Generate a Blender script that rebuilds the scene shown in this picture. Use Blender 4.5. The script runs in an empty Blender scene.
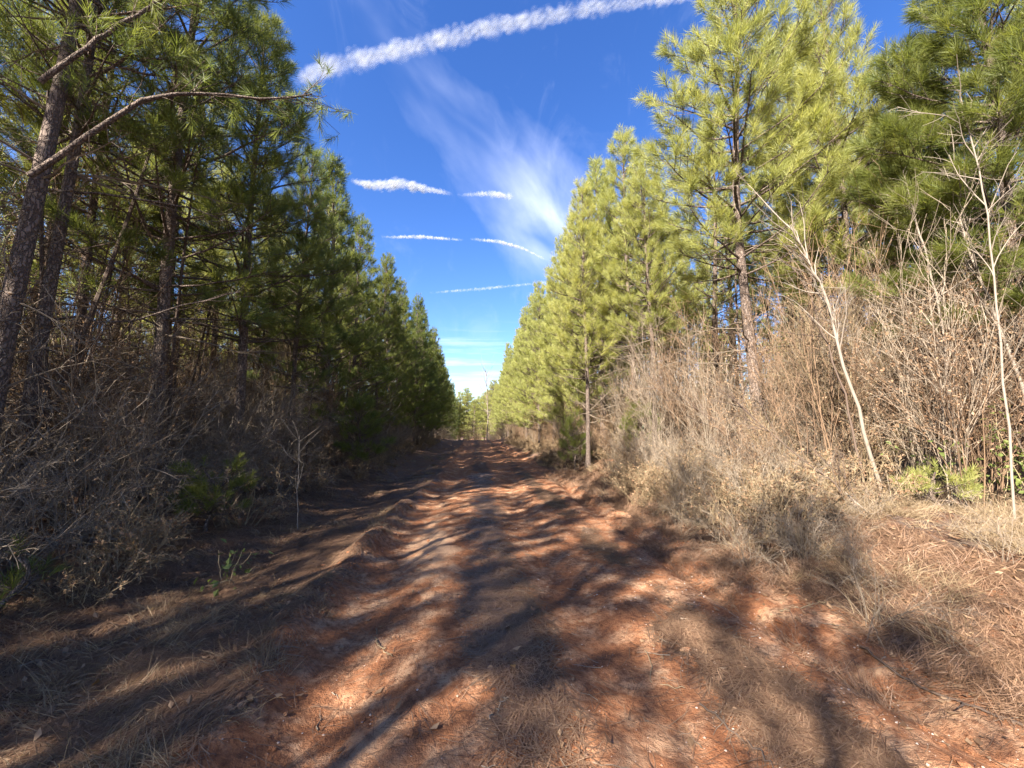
import bpy, math, random
import numpy as np
rng = np.random.default_rng(7)
random.seed(7)
S = bpy.context.scene
COL = S.collection

# ------------------------------------------------------------------ camera, sky, sun, exposure
F_PX = 385.0
PITCH = math.radians(6.8)
YAW = math.radians(5.5)
CAM = np.array([0.0, 0.0, 1.55])
cam_d = bpy.data.cameras.new('camera')
cam_d.sensor_width = 36.0
cam_d.lens = 36.0 * F_PX / 1024.0
cam_d.clip_start = 0.05
cam_d.clip_end = 40000
cam = bpy.data.objects.new('camera', cam_d)
COL.objects.link(cam)
cam.location = CAM
cam.rotation_euler = (math.pi / 2 + PITCH, 0, -YAW)
S.camera = cam

SUN_EL = math.radians(35.5)
SUN_H = np.array([-0.67, -0.74])          # horizontal direction towards the sun (behind, left)
SUN_H = SUN_H / np.linalg.norm(SUN_H)
TO_SUN = np.array([SUN_H[0] * math.cos(SUN_EL), SUN_H[1] * math.cos(SUN_EL), math.sin(SUN_EL)])
sun_d = bpy.data.lights.new('sun', 'SUN')
sun_d.energy = 5.0
sun_d.angle = math.radians(0.55)
sun_d.color = (1.0, 0.93, 0.82)
sun = bpy.data.objects.new('sun', sun_d)
COL.objects.link(sun)
from mathutils import Vector
sun.rotation_euler = Vector(TO_SUN).to_track_quat('Z', 'Y').to_euler()

S.view_settings.view_transform = 'Standard'
S.view_settings.look = 'None'
S.view_settings.gamma = 1.0
S.view_settings.use_curve_mapping = False
S.view_settings.exposure = 2.5
S.cycles.max_bounces = 6
S.cycles.diffuse_bounces = 3
S.cycles.glossy_bounces = 2
S.cycles.transmission_bounces = 4
S.cycles.transparent_max_bounces = 128
S.cycles.use_denoising = True
S.cycles.sample_clamp_indirect = 6

fw = np.array([math.sin(YAW) * math.cos(PITCH), math.cos(YAW) * math.cos(PITCH), math.sin(PITCH)])
rt = np.array([math.cos(YAW), -math.sin(YAW), 0.0])
upv = np.cross(rt, fw)
def ray(px, py):
    d = fw * F_PX + rt * (px - 512.0) - upv * (py - 384.0)
    return d / np.linalg.norm(d)
def at(px, py, depth):
    """point seen at this pixel, `depth` metres down the track"""
    d = ray(px, py)
    return CAM + d * (depth / d[1])

class NT:
    """tiny node-tree helper"""
    def __init__(self, tree):
        self.t = tree; self.n = tree.nodes; self.l = tree.links
    def new(self, kind, **kw):
        nd = self.n.new(kind)
        for k, v in kw.items():
            setattr(nd, k, v)
        return nd
    def put(self, sock, v):
        if isinstance(v, bpy.types.NodeSocket): self.l.new(v, sock)
        elif v is not None: sock.default_value = v
    def math(self, op, a, b=None, c=None, clamp=False):
        nd = self.new('ShaderNodeMath', operation=op, use_clamp=clamp)
        for i, v in enumerate((a, b, c)): self.put(nd.inputs[i], v)
        return nd.outputs[0]
    def vmath(self, op, a, b=None):
        nd = self.new('ShaderNodeVectorMath', operation=op)
        self.put(nd.inputs[0], a); self.put(nd.inputs[1], b)
        return nd.outputs['Value'] if op in ('DOT_PRODUCT', 'LENGTH') else nd.outputs[0]
    def mix(self, f, a, b, mode='MIX'):
        nd = self.new('ShaderNodeMix', data_type='RGBA', blend_type=mode)
        self.put(nd.inputs[0], f)
        for i, v in ((6, a), (7, b)):
            if isinstance(v, tuple) and len(v) == 3: v = v + (1,)
            self.put(nd.inputs[i], v)
        return nd.outputs[2]
    def noise(self, vec, scale, detail=3, rough=0.55, dist=0.0):
        nd = self.new('ShaderNodeTexNoise')
        self.put(nd.inputs['Vector'], vec)
        nd.inputs['Scale'].default_value = scale; nd.inputs['Detail'].default_value = detail
        nd.inputs['Roughness'].default_value = rough; nd.inputs['Distortion'].default_value = dist
        return nd.outputs['Fac']
    def ramp(self, v, lo, hi):
        nd = self.new('ShaderNodeMapRange', interpolation_type='SMOOTHSTEP')
        self.put(nd.inputs[0], v)
        nd.inputs[1].default_value = lo; nd.inputs[2].default_value = hi
        return nd.outputs[0]
    def attr(self, name):
        return self.new('ShaderNodeAttribute', attribute_name=name).outputs['Fac']
    def scale(self, vec, s):
        nd = self.new('ShaderNodeMapping'); self.put(nd.inputs['Vector'], vec)
        nd.inputs['Scale'].default_value = s
        return nd.outputs[0]

W = bpy.data.worlds.new('World'); S.world = W; W.use_nodes = True
w = NT(W.node_tree); w.n.clear()
sky = w.new('ShaderNodeTexSky', sky_type='NISHITA')
sky.sun_disc = False
sky.sun_elevation = SUN_EL
sky.sun_rotation = math.atan2(SUN_H[0], SUN_H[1])
sky.air_density = 1.0; sky.dust_density = 0.3; sky.ozone_density = 2.5
hs = w.new('ShaderNodeHueSaturation'); hs.inputs['Saturation'].default_value = 1.28; hs.inputs['Hue'].default_value = 0.516
w.put(hs.inputs['Color'], sky.outputs[0])
gen = w.new('ShaderNodeTexCoord').outputs['Generated']
# thin cirrus: a fan-shaped veil high over the end of the track, in sky directions
dirn = w.vmath('NORMALIZE', gen)
def vray(px, py): return tuple(float(v) for v in ray(px, py))
A = ray(372, 20); B = ray(556, 232)
nrm = np.cross(A, B); nrm /= np.linalg.norm(nrm)
e1 = A; e2 = np.cross(nrm, A); tot = math.acos(float(A @ B))
across = w.vmath('DOT_PRODUCT', dirn, tuple(float(v) for v in nrm))
al = w.math('ARCTAN2', w.vmath('DOT_PRODUCT', dirn, tuple(float(v) for v in e2)), w.vmath('DOT_PRODUCT', dirn, tuple(float(v) for v in e1)))
t = w.math('DIVIDE', al, tot)
cv = w.new('ShaderNodeCombineXYZ')
w.put(cv.inputs[0], t); w.put(cv.inputs[1], w.math('MULTIPLY', across, 4.0)); cv.inputs[2].default_value = 3.1
warp = w.noise(cv.outputs[0], 2.2, 4, 0.6)
acr2 = w.math('ADD', across, w.math('MULTIPLY', w.math('SUBTRACT', warp, 0.5), 0.16))
width = w.math('ADD', 0.055, w.math('MULTIPLY', w.ramp(t, 0.0, 1.0), 0.095))
prof = w.math('SUBTRACT', 1.0, w.math('ABSOLUTE', w.math('DIVIDE', acr2, width)), clamp=True)
prof = w.math('MULTIPLY', prof, w.math('MULTIPLY', w.ramp(t, -0.35, 1.05), w.ramp(t, 1.25, 0.98)))
st = w.noise(cv.outputs[0], 3.0, 6, 0.62, 0.4)
cir = w.math('MULTIPLY', prof, w.math('MULTIPLY', w.ramp(w.noise(cv.outputs[0], 1.6, 3, 0.5, 0.6), 0.25, 0.6), w.math('ADD', 0.35, w.math('MULTIPLY', st, 1.3))))
# low faint bands near the horizon
sep = w.new('ShaderNodeSeparateXYZ'); w.put(sep.inputs[0], dirn)
lowb = w.noise(w.scale(dirn, (1.6, 1.6, 22.0)), 2.2, 5, 0.6)
lowm = w.math('MULTIPLY', w.ramp(lowb, 0.50, 0.72), w.math('MULTIPLY', w.ramp(sep.outputs[2], 0.30, 0.16), w.ramp(sep.outputs[2], 0.0, 0.08)))
wisp = w.math('MULTIPLY', w.ramp(w.noise(w.scale(dirn, (3.0, 1.0, 2.0)), 3.0, 7, 0.65, 0.8), 0.52, 0.8), 0.10)
cmask = w.math('MINIMUM', w.math('ADD', w.math('ADD', w.math('MULTIPLY', cir, 0.60), w.math('MULTIPLY', lowm, 0.55)), wisp), 0.85)
skycol = w.mix(cmask, hs.outputs[0], (4.4, 4.8, 6.2))
bg = w.new('ShaderNodeBackground'); w.put(bg.inputs[0], skycol)
bg.inputs[1].default_value = 0.056
wo = w.new('ShaderNodeOutputWorld'); w.l.new(bg.outputs[0], wo.inputs[0])

# ------------------------------------------------------------------ mesh helpers
def unit(v):
    return v / np.maximum(np.linalg.norm(v, axis=-1, keepdims=True), 1e-9)

class MB:
    """collects vertices, quads and triangles; build() links them as one mesh object"""
    def __init__(self):
        self.v = []; self.q = []; self.t = []; self.tint = []; self.mq = []; self.mt = []; self.n = 0
    def add(self, v, q=None, t=None, tint=0.5, mat=0):
        v = np.asarray(v, float).reshape(-1, 3)
        self.v.append(v)
        tt = np.empty(len(v)); tt[:] = np.asarray(tint, float).reshape(-1) if np.ndim(tint) else tint
        self.tint.append(tt)
        if q is not None and len(q):
            q = np.asarray(q).reshape(-1, 4); self.q.append(q + self.n); self.mq.append(np.full(len(q), mat))
        if t is not None and len(t):
            t = np.asarray(t).reshape(-1, 3); self.t.append(t + self.n); self.mt.append(np.full(len(t), mat))
        self.n += len(v)
    def mesh(self, name, mats, smooth=False):
        me = bpy.data.meshes.new(name)
        V = np.concatenate(self.v)
        q = np.concatenate(self.q) if self.q else np.zeros((0, 4), int)
        t = np.concatenate(self.t) if self.t else np.zeros((0, 3), int)
        me.vertices.add(len(V)); me.vertices.foreach_set('co', V.astype(np.float32).ravel())
        me.loops.add(q.size + t.size)
        me.loops.foreach_set('vertex_index', np.concatenate([q.ravel(), t.ravel()]).astype(np.int32))
        me.polygons.add(len(q) + len(t))
        ls = np.concatenate([np.arange(len(q)) * 4, q.size + np.arange(len(t)) * 3]).astype(np.int32)
        me.polygons.foreach_set('loop_start', ls)
        mi = np.concatenate(self.mq + self.mt) if (self.mq or self.mt) else np.zeros(0)
        for m in (mats if isinstance(mats, (list, tuple)) else [mats]): me.materials.append(m)
        me.polygons.foreach_set('material_index', mi.astype(np.int32))
        me.polygons.foreach_set('use_smooth', np.full(len(q) + len(t), smooth))
        a = me.attributes.new('tint', 'FLOAT', 'POINT'); a.data.foreach_set('value', np.concatenate(self.tint).astype(np.float32))
        me.update(calc_edges=True)
        return me
    def build(self, name, mats, parent=None, smooth=False):
        return link(name, self.mesh(name, mats, smooth), parent)

def link(name, data, parent=None):
    o = bpy.data.objects.new(name, data); COL.objects.link(o)
    if parent is not None: o.parent = parent
    return o
def tag(o, label=None, cat=None, group=None, kind=None):
    if label: o['label'] = label
    if cat: o['category'] = cat
    if group: o['group'] = group
    if kind: o['kind'] = kind
    return o
def copy_thing(src, loc, rz=0.0, sc=(1, 1, 1), tilt=(0, 0)):
    r = src.copy(); COL.objects.link(r)
    r.location = loc; r.rotation_euler = (tilt[0], tilt[1], rz); r.scale = sc
    for ch in KIDS.get(src.name, []):
        c = ch.copy(); COL.objects.link(c); c.parent = r
    return r
KIDS = {}

def tubes(mb, P, R, n=4, tint=0.5, mat=0):
    """P (N,k,3) centre lines, R (N,k) radii"""
    P = np.asarray(P, float); R = np.asarray(R, float)
    N, k, _ = P.shape
    T = np.empty_like(P)
    T[:, 1:-1] = P[:, 2:] - P[:, :-2]; T[:, 0] = P[:, 1] - P[:, 0]; T[:, -1] = P[:, -1] - P[:, -2]
    T = unit(T)
    ref = np.where(np.abs(T[:, :1, 2:3]) > 0.8, np.array([[[1.0, 0.1, 0]]]), np.array([[[0.05, 0.1, 1.0]]]))
    U = unit(np.cross(T, np.broadcast_to(ref, T.shape))); V = np.cross(T, U)
    a = np.arange(n) * 2 * math.pi / n
    ring = P[:, :, None, :] + R[:, :, None, None] * (np.cos(a)[None, None, :, None] * U[:, :, None, :] + np.sin(a)[None, None, :, None] * V[:, :, None, :])
    i = np.arange(N)[:, None, None] * k * n + np.arange(k - 1)[None, :, None] * n
    j = np.arange(n)[None, None, :]; j2 = (j + 1) % n
    q = np.stack([i + j, i + j2, i + n + j2, i + n + j], -1)
    tt = np.repeat(tint, k * n) if np.ndim(tint) else tint
    mb.add(ring, q.reshape(-1, 4), tint=tt, mat=mat)

def grow(start, d, L, nseg, curl=0.1, up=0.0, r=rng):
    N = len(start); P = np.empty((N, nseg + 1, 3)); P[:, 0] = start
    d = unit(np.asarray(d, float)).copy(); L = np.broadcast_to(L, (N,))
    for s in range(nseg):
        P[:, s + 1] = P[:, s] + d * (L / nseg)[:, None]
        d = d + r.normal(0, curl, (N, 3)); d[:, 2] += up; d = unit(d)
    return P
def taper(r0, r1, N, k):
    r0 = np.broadcast_to(r0, (N,)); r1 = np.broadcast_to(r1, (N,))
    return r0[:, None] + (r1 - r0)[:, None] * np.linspace(0, 1, k)[None, :]
def along(P, i, t):
    k = P.shape[1] - 1
    s = np.clip(t * k, 0, k - 1e-4); a = s.astype(int); f = (s - a)[:, None]
    p = P[i, a] * (1 - f) + P[i, a + 1] * f
    return p, unit(P[i, a + 1] - P[i, a])

def blades(mb, base, d, L, wd, droop=0.0, tint=0.5, mat=0, r=rng, mid=0.55):
    """slim needles or grass blades, one quad and one tip triangle each"""
    N = len(base); d = unit(d); L = np.broadcast_to(L, (N,)); wd = np.broadcast_to(wd, (N,))
    side = unit(np.cross(d, r.normal(0, 1, (N, 3))))
    g = np.zeros((N, 3)); g[:, 2] = -np.broadcast_to(droop, (N,)) * L
    m = base + d * (L * mid)[:, None] + g * 0.25
    tip = base + d * L[:, None] + g
    h = side * (wd * 0.5)[:, None]
    V = np.stack([base - h, base + h, m + h * 0.85, m - h * 0.85, tip], 1)
    i = np.arange(N)[:, None] * 5
    mb.add(V, i + np.array([[0, 1, 2, 3]]), i + np.array([[3, 2, 4]]), tint=np.repeat(tint, 5) if np.ndim(tint) else tint, mat=mat)

def leafquads(mb, c, size, tint=0.5, mat=0, r=rng, flat=0.0):
    N = len(c); size = np.broadcast_to(size, (N,))
    u = unit(r.normal(0, 1, (N, 3)) * np.array([1, 1, 1 - flat])); v = unit(np.cross(u, r.normal(0, 1, (N, 3)) * np.array([1 - flat, 1 - flat, 1]) + np.array([0, 0, flat * 2])))
    n = np.cross(u, v)
    s = size[:, None]
    V = np.stack([c, c + (u * .5 + v * .32 + n * .1) * s, c + u * s, c + (u * .5 - v * .32 + n * .12) * s], 1)
    i = np.arange(N)[:, None] * 4
    mb.add(V, i + np.array([[0, 1, 2, 3]]), tint=np.repeat(tint, 4) if np.ndim(tint) else tint, mat=mat)

_lat = {}
def vnoise(x, y, seed=0):
    if seed not in _lat: _lat[seed] = np.random.default_rng(1000 + seed).random((256, 256))
    g = _lat[seed]; xi = np.floor(x).astype(int); yi = np.floor(y).astype(int)
    fx = x - xi; fy = y - yi; fx = fx * fx * (3 - 2 * fx); fy = fy * fy * (3 - 2 * fy)
    a = g[xi % 256, yi % 256]; b = g[(xi + 1) % 256, yi % 256]; c = g[xi % 256, (yi + 1) % 256]; d = g[(xi + 1) % 256, (yi + 1) % 256]
    return (a * (1 - fx) + b * fx) * (1 - fy) + (c * (1 - fx) + d * fx) * fy
def fbm(x, y, sc, oct=3, seed=0):
    s = 0; a = 0.5; tot = 0
    for o in range(oct):
        s = s + a * vnoise(x * sc + 17.3 * o, y * sc + 9.1 * o, seed + o); tot += a; a *= 0.5; sc *= 2.1
    return s / tot
def sst(a, b, x):
    t = np.clip((x - a) / (b - a), 0, 1); return t * t * (3 - 2 * t)
def gau(x, c, s): return np.exp(-((x - c) / s) ** 2)

def height(x, y):
    x = np.asarray(x, float); y = np.asarray(y, float)
    wob = (fbm(y, y * 0 + 3.3, 0.22, 2, 40) - 0.5) * 0.7
    u = x - 0.25 - wob
    n1 = fbm(x, y, 0.9, 3, 1); n2 = fbm(x, y, 4.5, 3, 5); n3 = fbm(x, y, 0.25, 2, 9)
    side = sst(1.6, 3.2, np.abs(u))
    h = -0.085 * gau(u, -0.95, 0.30) * (0.4 + n1) - 0.07 * gau(u, 0.85, 0.32) * (0.4 + n1)
    h += 0.13 * gau(u, -1.45, 0.17) * np.clip(2.2 * n1 - 0.35, 0.1, 1.5) - 0.09 * gau(u, -2.7, 0.5)
    h -= 0.13 * gau(u, 2.35, 0.16) * np.clip(2.2 * n1 - 0.35, 0.1, 1.5)
    h += 0.30 * sst(-3.0, -4.8, u) + 0.50 * sst(2.9, 4.7, u)
    h += (n1 - 0.5) * (0.07 + 0.20 * side) + (n2 - 0.5) * (0.030 + 0.035 * side) + (n3 - 0.5) * 0.5 * sst(4, 9, np.abs(u))
    h += (fbm(x, y, 11.0, 3, 12) - 0.5) * 0.034 + 0.03 * np.clip(fbm(x, y, 2.3, 3, 15) - 0.55, 0, 1)
    h += 0.25 * sst(30, 48, y) - 2.6 * sst(50, 85, y)
    return h
H0 = float(height(0.0, 0.0))
CAM[2] = 1.55 + H0; cam.location = CAM
def H(x, y): return height(np.asarray(x, float), np.asarray(y, float))
def onground(x, y): return (float(x), float(y), float(H(x, y)))

# ------------------------------------------------------------------ materials
def mat(name):
    m = bpy.data.materials.new(name); m.use_nodes = True
    n = NT(m.node_tree); n.n.clear()
    out = n.new('ShaderNodeOutputMaterial')
    return m, n, out
def principled(n, out, col, rough=0.8, bump=None, spec=0.3):
    p = n.new('ShaderNodeBsdfPrincipled'); n.put(p.inputs['Base Color'], col if not isinstance(col, tuple) else col + (1,))
    p.inputs['Roughness'].default_value = rough; p.inputs['Specular IOR Level'].default_value = spec
    if bump is not None:
        b = n.new('ShaderNodeBump'); b.inputs['Strength'].default_value = bump[1]; b.inputs['Distance'].default_value = bump[2]
        n.put(b.inputs['Height'], bump[0]); n.l.new(b.outputs[0], p.inputs['Normal'])
    n.l.new(p.outputs[0], out.inputs[0]); return p
def foliage_mat(name, c0, c1, c2, trans=0.35, spec=0.25):
    m, n, out = mat(name)
    tv = n.attr('tint'); ri = n.new('ShaderNodeObjectInfo').outputs['Random']
    c = n.mix(tv, c0, c1); c = n.mix(n.math('MULTIPLY', ri, 0.45), c, c2)
    d = n.new('ShaderNodeBsdfPrincipled'); n.put(d.inputs['Base Color'], c); d.inputs['Roughness'].default_value = 0.5; d.inputs['Specular IOR Level'].default_value = spec
    tr = n.new('ShaderNodeBsdfTranslucent'); n.put(tr.inputs[0], n.mix(0.5, c, n.mix(1.0, c, (1.6, 1.5, 0.5), 'MULTIPLY')))
    mx = n.new('ShaderNodeMixShader'); mx.inputs[0].default_value = trans
    n.l.new(d.outputs[0], mx.inputs[1]); n.l.new(tr.outputs[0], mx.inputs[2]); n.l.new(mx.outputs[0], out.inputs[0])
    return m
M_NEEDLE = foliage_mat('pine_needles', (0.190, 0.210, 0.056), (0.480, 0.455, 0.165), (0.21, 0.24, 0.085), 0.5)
M_NEEDLE_SHADED = foliage_mat('pine_needles_shaded', (0.080, 0.105, 0.028), (0.220, 0.225, 0.055), (0.080, 0.125, 0.044), 0.5)  # darker copy of the same needles, with the shade put into the colour
M_LEAF_GREEN = foliage_mat('green_leaves', (0.08, 0.11, 0.03), (0.17, 0.19, 0.05), (0.09, 0.12, 0.04))
M_DRYLEAF = foliage_mat('dry_leaves', (0.15, 0.082, 0.045), (0.34, 0.23, 0.14), (0.20, 0.11, 0.06), 0.3)
M_STRAW = foliage_mat('dry_straw', (0.12, 0.078, 0.045), (0.40, 0.305, 0.19), (0.18, 0.12, 0.072), 0.3)
M_LITTER = foliage_mat('fallen_needles', (0.085, 0.042, 0.026), (0.29, 0.185, 0.115), (0.15, 0.08, 0.048), 0.1)
def twig_mat(name, c0, c1):
    m, n, out = mat(name)
    oc = n.new('ShaderNodeTexCoord').outputs['Object']
    f = n.noise(oc, 9.0, 4)
    c = n.mix(n.attr('tint'), c0, c1); c = n.mix(n.math('MULTIPLY', f, 0.7), c, tuple(v * 0.62 for v in c0))
    principled(n, out, c, 0.85); return m
M_TWIG = twig_mat('bare_twigs', (0.150, 0.105, 0.058), (0.38, 0.290, 0.172))
M_TWIG_GREY = twig_mat('grey_twigs', (0.125, 0.092, 0.064), (0.30, 0.240, 0.178))
M_PALE = twig_mat('pale_bark', (0.14, 0.11, 0.085), (0.29, 0.24, 0.19))
M_DARKSTEM = twig_mat('dark_stem', (0.075, 0.05, 0.038), (0.13, 0.09, 0.065))
M_RUSTSTEM = twig_mat('rust_stem', (0.10, 0.060, 0.036), (0.25, 0.160, 0.095))
def bark_mat():
    m, n, out = mat('pine_bark')
    oc = n.new('ShaderNodeTexCoord').outputs['Object']
    v = n.new('ShaderNodeTexVoronoi', feature='DISTANCE_TO_EDGE'); nz = n.new('ShaderNodeTexNoise'); n.put(nz.inputs['Vector'], oc); nz.inputs['Scale'].default_value = 9; nz.inputs['Detail'].default_value = 4
    n.put(v.inputs['Vector'], n.vmath('ADD', n.scale(oc, (13, 13, 3.6)), n.vmath('MULTIPLY', nz.outputs['Color'], (1.5, 1.5, 1.5)))); v.inputs['Scale'].default_value = 2.2
    plates = n.ramp(n.math('ADD', v.outputs['Distance'], n.math('MULTIPLY', n.math('SUBTRACT', n.noise(oc, 22, 3), 0.5), 0.25)), -0.02, 0.20)
    f = n.noise(oc, 5.0, 5, 0.65); g = n.noise(oc, 28.0, 3)
    c = n.mix(f, (0.060, 0.042, 0.034), (0.180, 0.122, 0.092))
    c = n.mix(n.math('MULTIPLY', g, 0.55), c, (0.25, 0.205, 0.172))
    c = n.mix(n.math('ADD', 0.25, n.math('MULTIPLY', plates, 0.75)), (0.055, 0.035, 0.025), c)
    hgt = n.math('ADD', plates, n.math('MULTIPLY', g, 0.35))
    principled(n, out, c, 0.9, (hgt, 0.9, 0.025)); return m
M_BARK = bark_mat()
def stone_mat():
    m, n, out = mat('pale_stone')
    oc = n.new('ShaderNodeTexCoord').outputs['Object']
    c = n.mix(n.attr('tint'), (0.22, 0.12, 0.07), (0.50, 0.44, 0.38)); c = n.mix(n.math('MULTIPLY', n.noise(oc, 40, 3), 0.5), c, (0.26, 0.12, 0.07))
    principled(n, out, c, 0.9); return m
M_STONE = stone_mat()
def ground_mat():
    m, n, out = mat('clay_and_litter')
    oc = n.new('ShaderNodeTexCoord').outputs['Object']
    lit = n.attr('litter'); sand = n.attr('sand')
    big = n.noise(oc, 0.8, 4, 0.6); med = n.noise(oc, 3.5, 5, 0.65, 0.3); fine = n.noise(oc, 24, 5, 0.7); grit = n.noise(oc, 110, 3, 0.7)
    strand = n.noise(n.scale(oc, (60, 9, 20)), 1.0, 4, 0.7, 1.2); strand2 = n.noise(n.scale(oc, (10, 55, 20)), 1.0, 4, 0.7, 1.2)
    clay = n.mix(big, (0.215, 0.078, 0.034), (0.360, 0.165, 0.080))
    clay = n.mix(n.ramp(med, 0.42, 0.68), clay, (0.43, 0.265, 0.160))
    clay = n.mix(n.math('MULTIPLY', n.ramp(fine, 0.42, 0.66), 0.8), clay, (0.135, 0.056, 0.031))
    sandc = n.mix(fine, (0.38, 0.215, 0.120), (0.56, 0.37, 0.235))
    sm = n.ramp(n.math('ADD', sand, n.math('MULTIPLY', n.math('SUBTRACT', med, 0.5), 0.9)), 0.42, 0.85)
    c = n.mix(n.math('MULTIPLY', sm, 0.9), clay, sandc)
    ll = n.mix(n.ramp(strand, 0.3, 0.7), (0.055, 0.026, 0.016), (0.25, 0.140, 0.085)); ll2 = n.mix(n.ramp(strand2, 0.3, 0.7), (0.050, 0.033, 0.026), (0.20, 0.142, 0.108))
    litc = n.mix(n.ramp(med, 0.40, 0.62), ll, ll2)
    lm = n.ramp(n.math('ADD', lit, n.math('ADD', n.math('MULTIPLY', n.math('SUBTRACT', med, 0.5), 0.9), n.math('MULTIPLY', n.math('SUBTRACT', fine, 0.5), 0.7))), 0.40, 0.66)
    c = n.mix(lm, c, litc)
    c = n.mix(n.math('MULTIPLY', n.ramp(grit, 0.55, 0.75), 0.5), c, n.mix(1.0, c, (0.45, 0.42, 0.40), 'MULTIPLY'))
    c = n.mix(n.math('MULTIPLY', n.ramp(n.noise(oc, 75, 2), 0.70, 0.78), 0.5), c, (0.50, 0.38, 0.28))
    hgt = n.math('ADD', n.math('ADD', n.math('MULTIPLY', fine, 0.6), n.math('MULTIPLY', grit, 0.25)), n.math('MULTIPLY', n.math('MULTIPLY', strand, lm), 0.6))
    principled(n, out, c, 0.95, (hgt, 1.0, 0.06), 0.12); return m
M_GROUND = ground_mat()

# ------------------------------------------------------------------ ground and track (one height field, split along the track's edge)
def axis(spec):
    out = [spec[0][0]]
    for a, b, n in spec: out += list(np.linspace(a, b, n + 1)[1:])
    return np.array(out)
xs = axis([(-900, -60, 14), (-60, -14, 23), (-14, -5, 45), (-5, 5.5, 300), (5.5, 14, 42), (14, 60, 23), (60, 900, 14)])
ys = axis([(-120, -10, 22), (-10, 0.8, 36), (0.8, 6.0, 210), (6, 14, 110), (14, 40, 120), (40, 120, 80), (120, 300, 30), (300, 1500, 16)])
X, Y = np.meshgrid(xs, ys)
Z = height(X, Y)
def litter_mask(x, y):
    u = x - 0.25
    big = fbm(x, y, 0.55, 3, 60); mid = fbm(x, y, 1.7, 3, 64)
    l = 0.85 * sst(-1.2, -2.2, u) + 0.80 * sst(2.2, 2.9, u)
    l += (0.78 * gau(u, 0.0, 0.36) + 0.70 * gau(u, 1.5, 0.36) + 0.35 * gau(u, -1.5, 0.3)) * (0.25 + 1.3 * mid)
    l += 0.9 * (big - 0.5) + 0.3 * (mid - 0.5)
    l -= 0.55 * gau(u, 2.2, 0.45) + 0.4 * gau(u, -0.95, .45) + 0.35 * gau(u, 0.8, 0.4)
    return np.clip(l + 0.04, 0, 1)
def sand_mask(x, y):
    u = x - 0.25
    return np.clip((0.75 * gau(u, -0.75, 0.55) + 0.65 * gau(u, 0.75, 0.5)) * (-0.30 + 2.2 * fbm(x, y, 0.7, 3, 70)) * (1 - 0.7 * sst(6, 14, y)), 0, 1)
def ground_piece(name, keep):
    nx = len(xs)
    i, j = np.nonzero(keep)
    q = np.stack([i * nx + j, i * nx + j + 1, (i + 1) * nx + j + 1, (i + 1) * nx + j], 1)
    used, inv = np.unique(q.ravel(), return_inverse=True)
    mb = MB(); P = np.stack([X.ravel(), Y.ravel(), Z.ravel()], 1)[used]
    mb.add(P, inv.reshape(-1, 4))
    o = mb.build(name, M_GROUND, smooth=True)
    for nm, fn in (('litter', litter_mask), ('sand', sand_mask)):
        a = o.data.attributes.new(nm, 'FLOAT', 'POINT'); a.data.foreach_set('value', fn(P[:, 0], P[:, 1]).astype(np.float32))
    return o
cxm = 0.5 * (xs[1:] + xs[:-1]); cym = 0.5 * (ys[1:] + ys[:-1])
CX, CY = np.meshgrid(cxm, cym)
edge = (fbm(CY, CX * 0, 0.6, 3, 80) - 0.5) * 0.5
track = (CX > -1.75 + edge) & (CX < 2.65 + edge) & (CY > -12) & (CY < 118)
tag(ground_piece('ground', ~track), kind='structure')
tag(ground_piece('dirt_track', track), kind='structure')

# ------------------------------------------------------------------ pines
def tufts(mb, base, ax, shoot, nl, wd, per, r, spread=(22, 62), droop=0.05, mat=0):
    T = len(base); ti = np.repeat(np.arange(T), per); N = len(ti)
    t = r.random(N) ** 0.7
    ax = unit(ax); perp = unit(np.cross(ax, np.array([0.3, 0.2, 1.0]) + 0 * ax)); perp2 = np.cross(ax, perp)
    az = r.random(N) * 2 * math.pi
    an = np.radians(spread[1] + (spread[0] - spread[1]) * t + r.normal(0, 9, N))
    side = np.cos(az)[:, None] * perp[ti] + np.sin(az)[:, None] * perp2[ti]
    d = np.cos(an)[:, None] * ax[ti] + np.sin(an)[:, None] * side
    sh = np.broadcast_to(shoot, (T,))[ti]
    b = base[ti] + ax[ti] * (sh * t)[:, None]
    tt = np.clip(r.beta(2, 2, T)[ti] * 0.8 + r.random(N) * 0.2, 0, 1)
    blades(mb, b, d, nl * (0.75 + 0.4 * r.random(N)), wd, droop, tt, mat, r)

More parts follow.
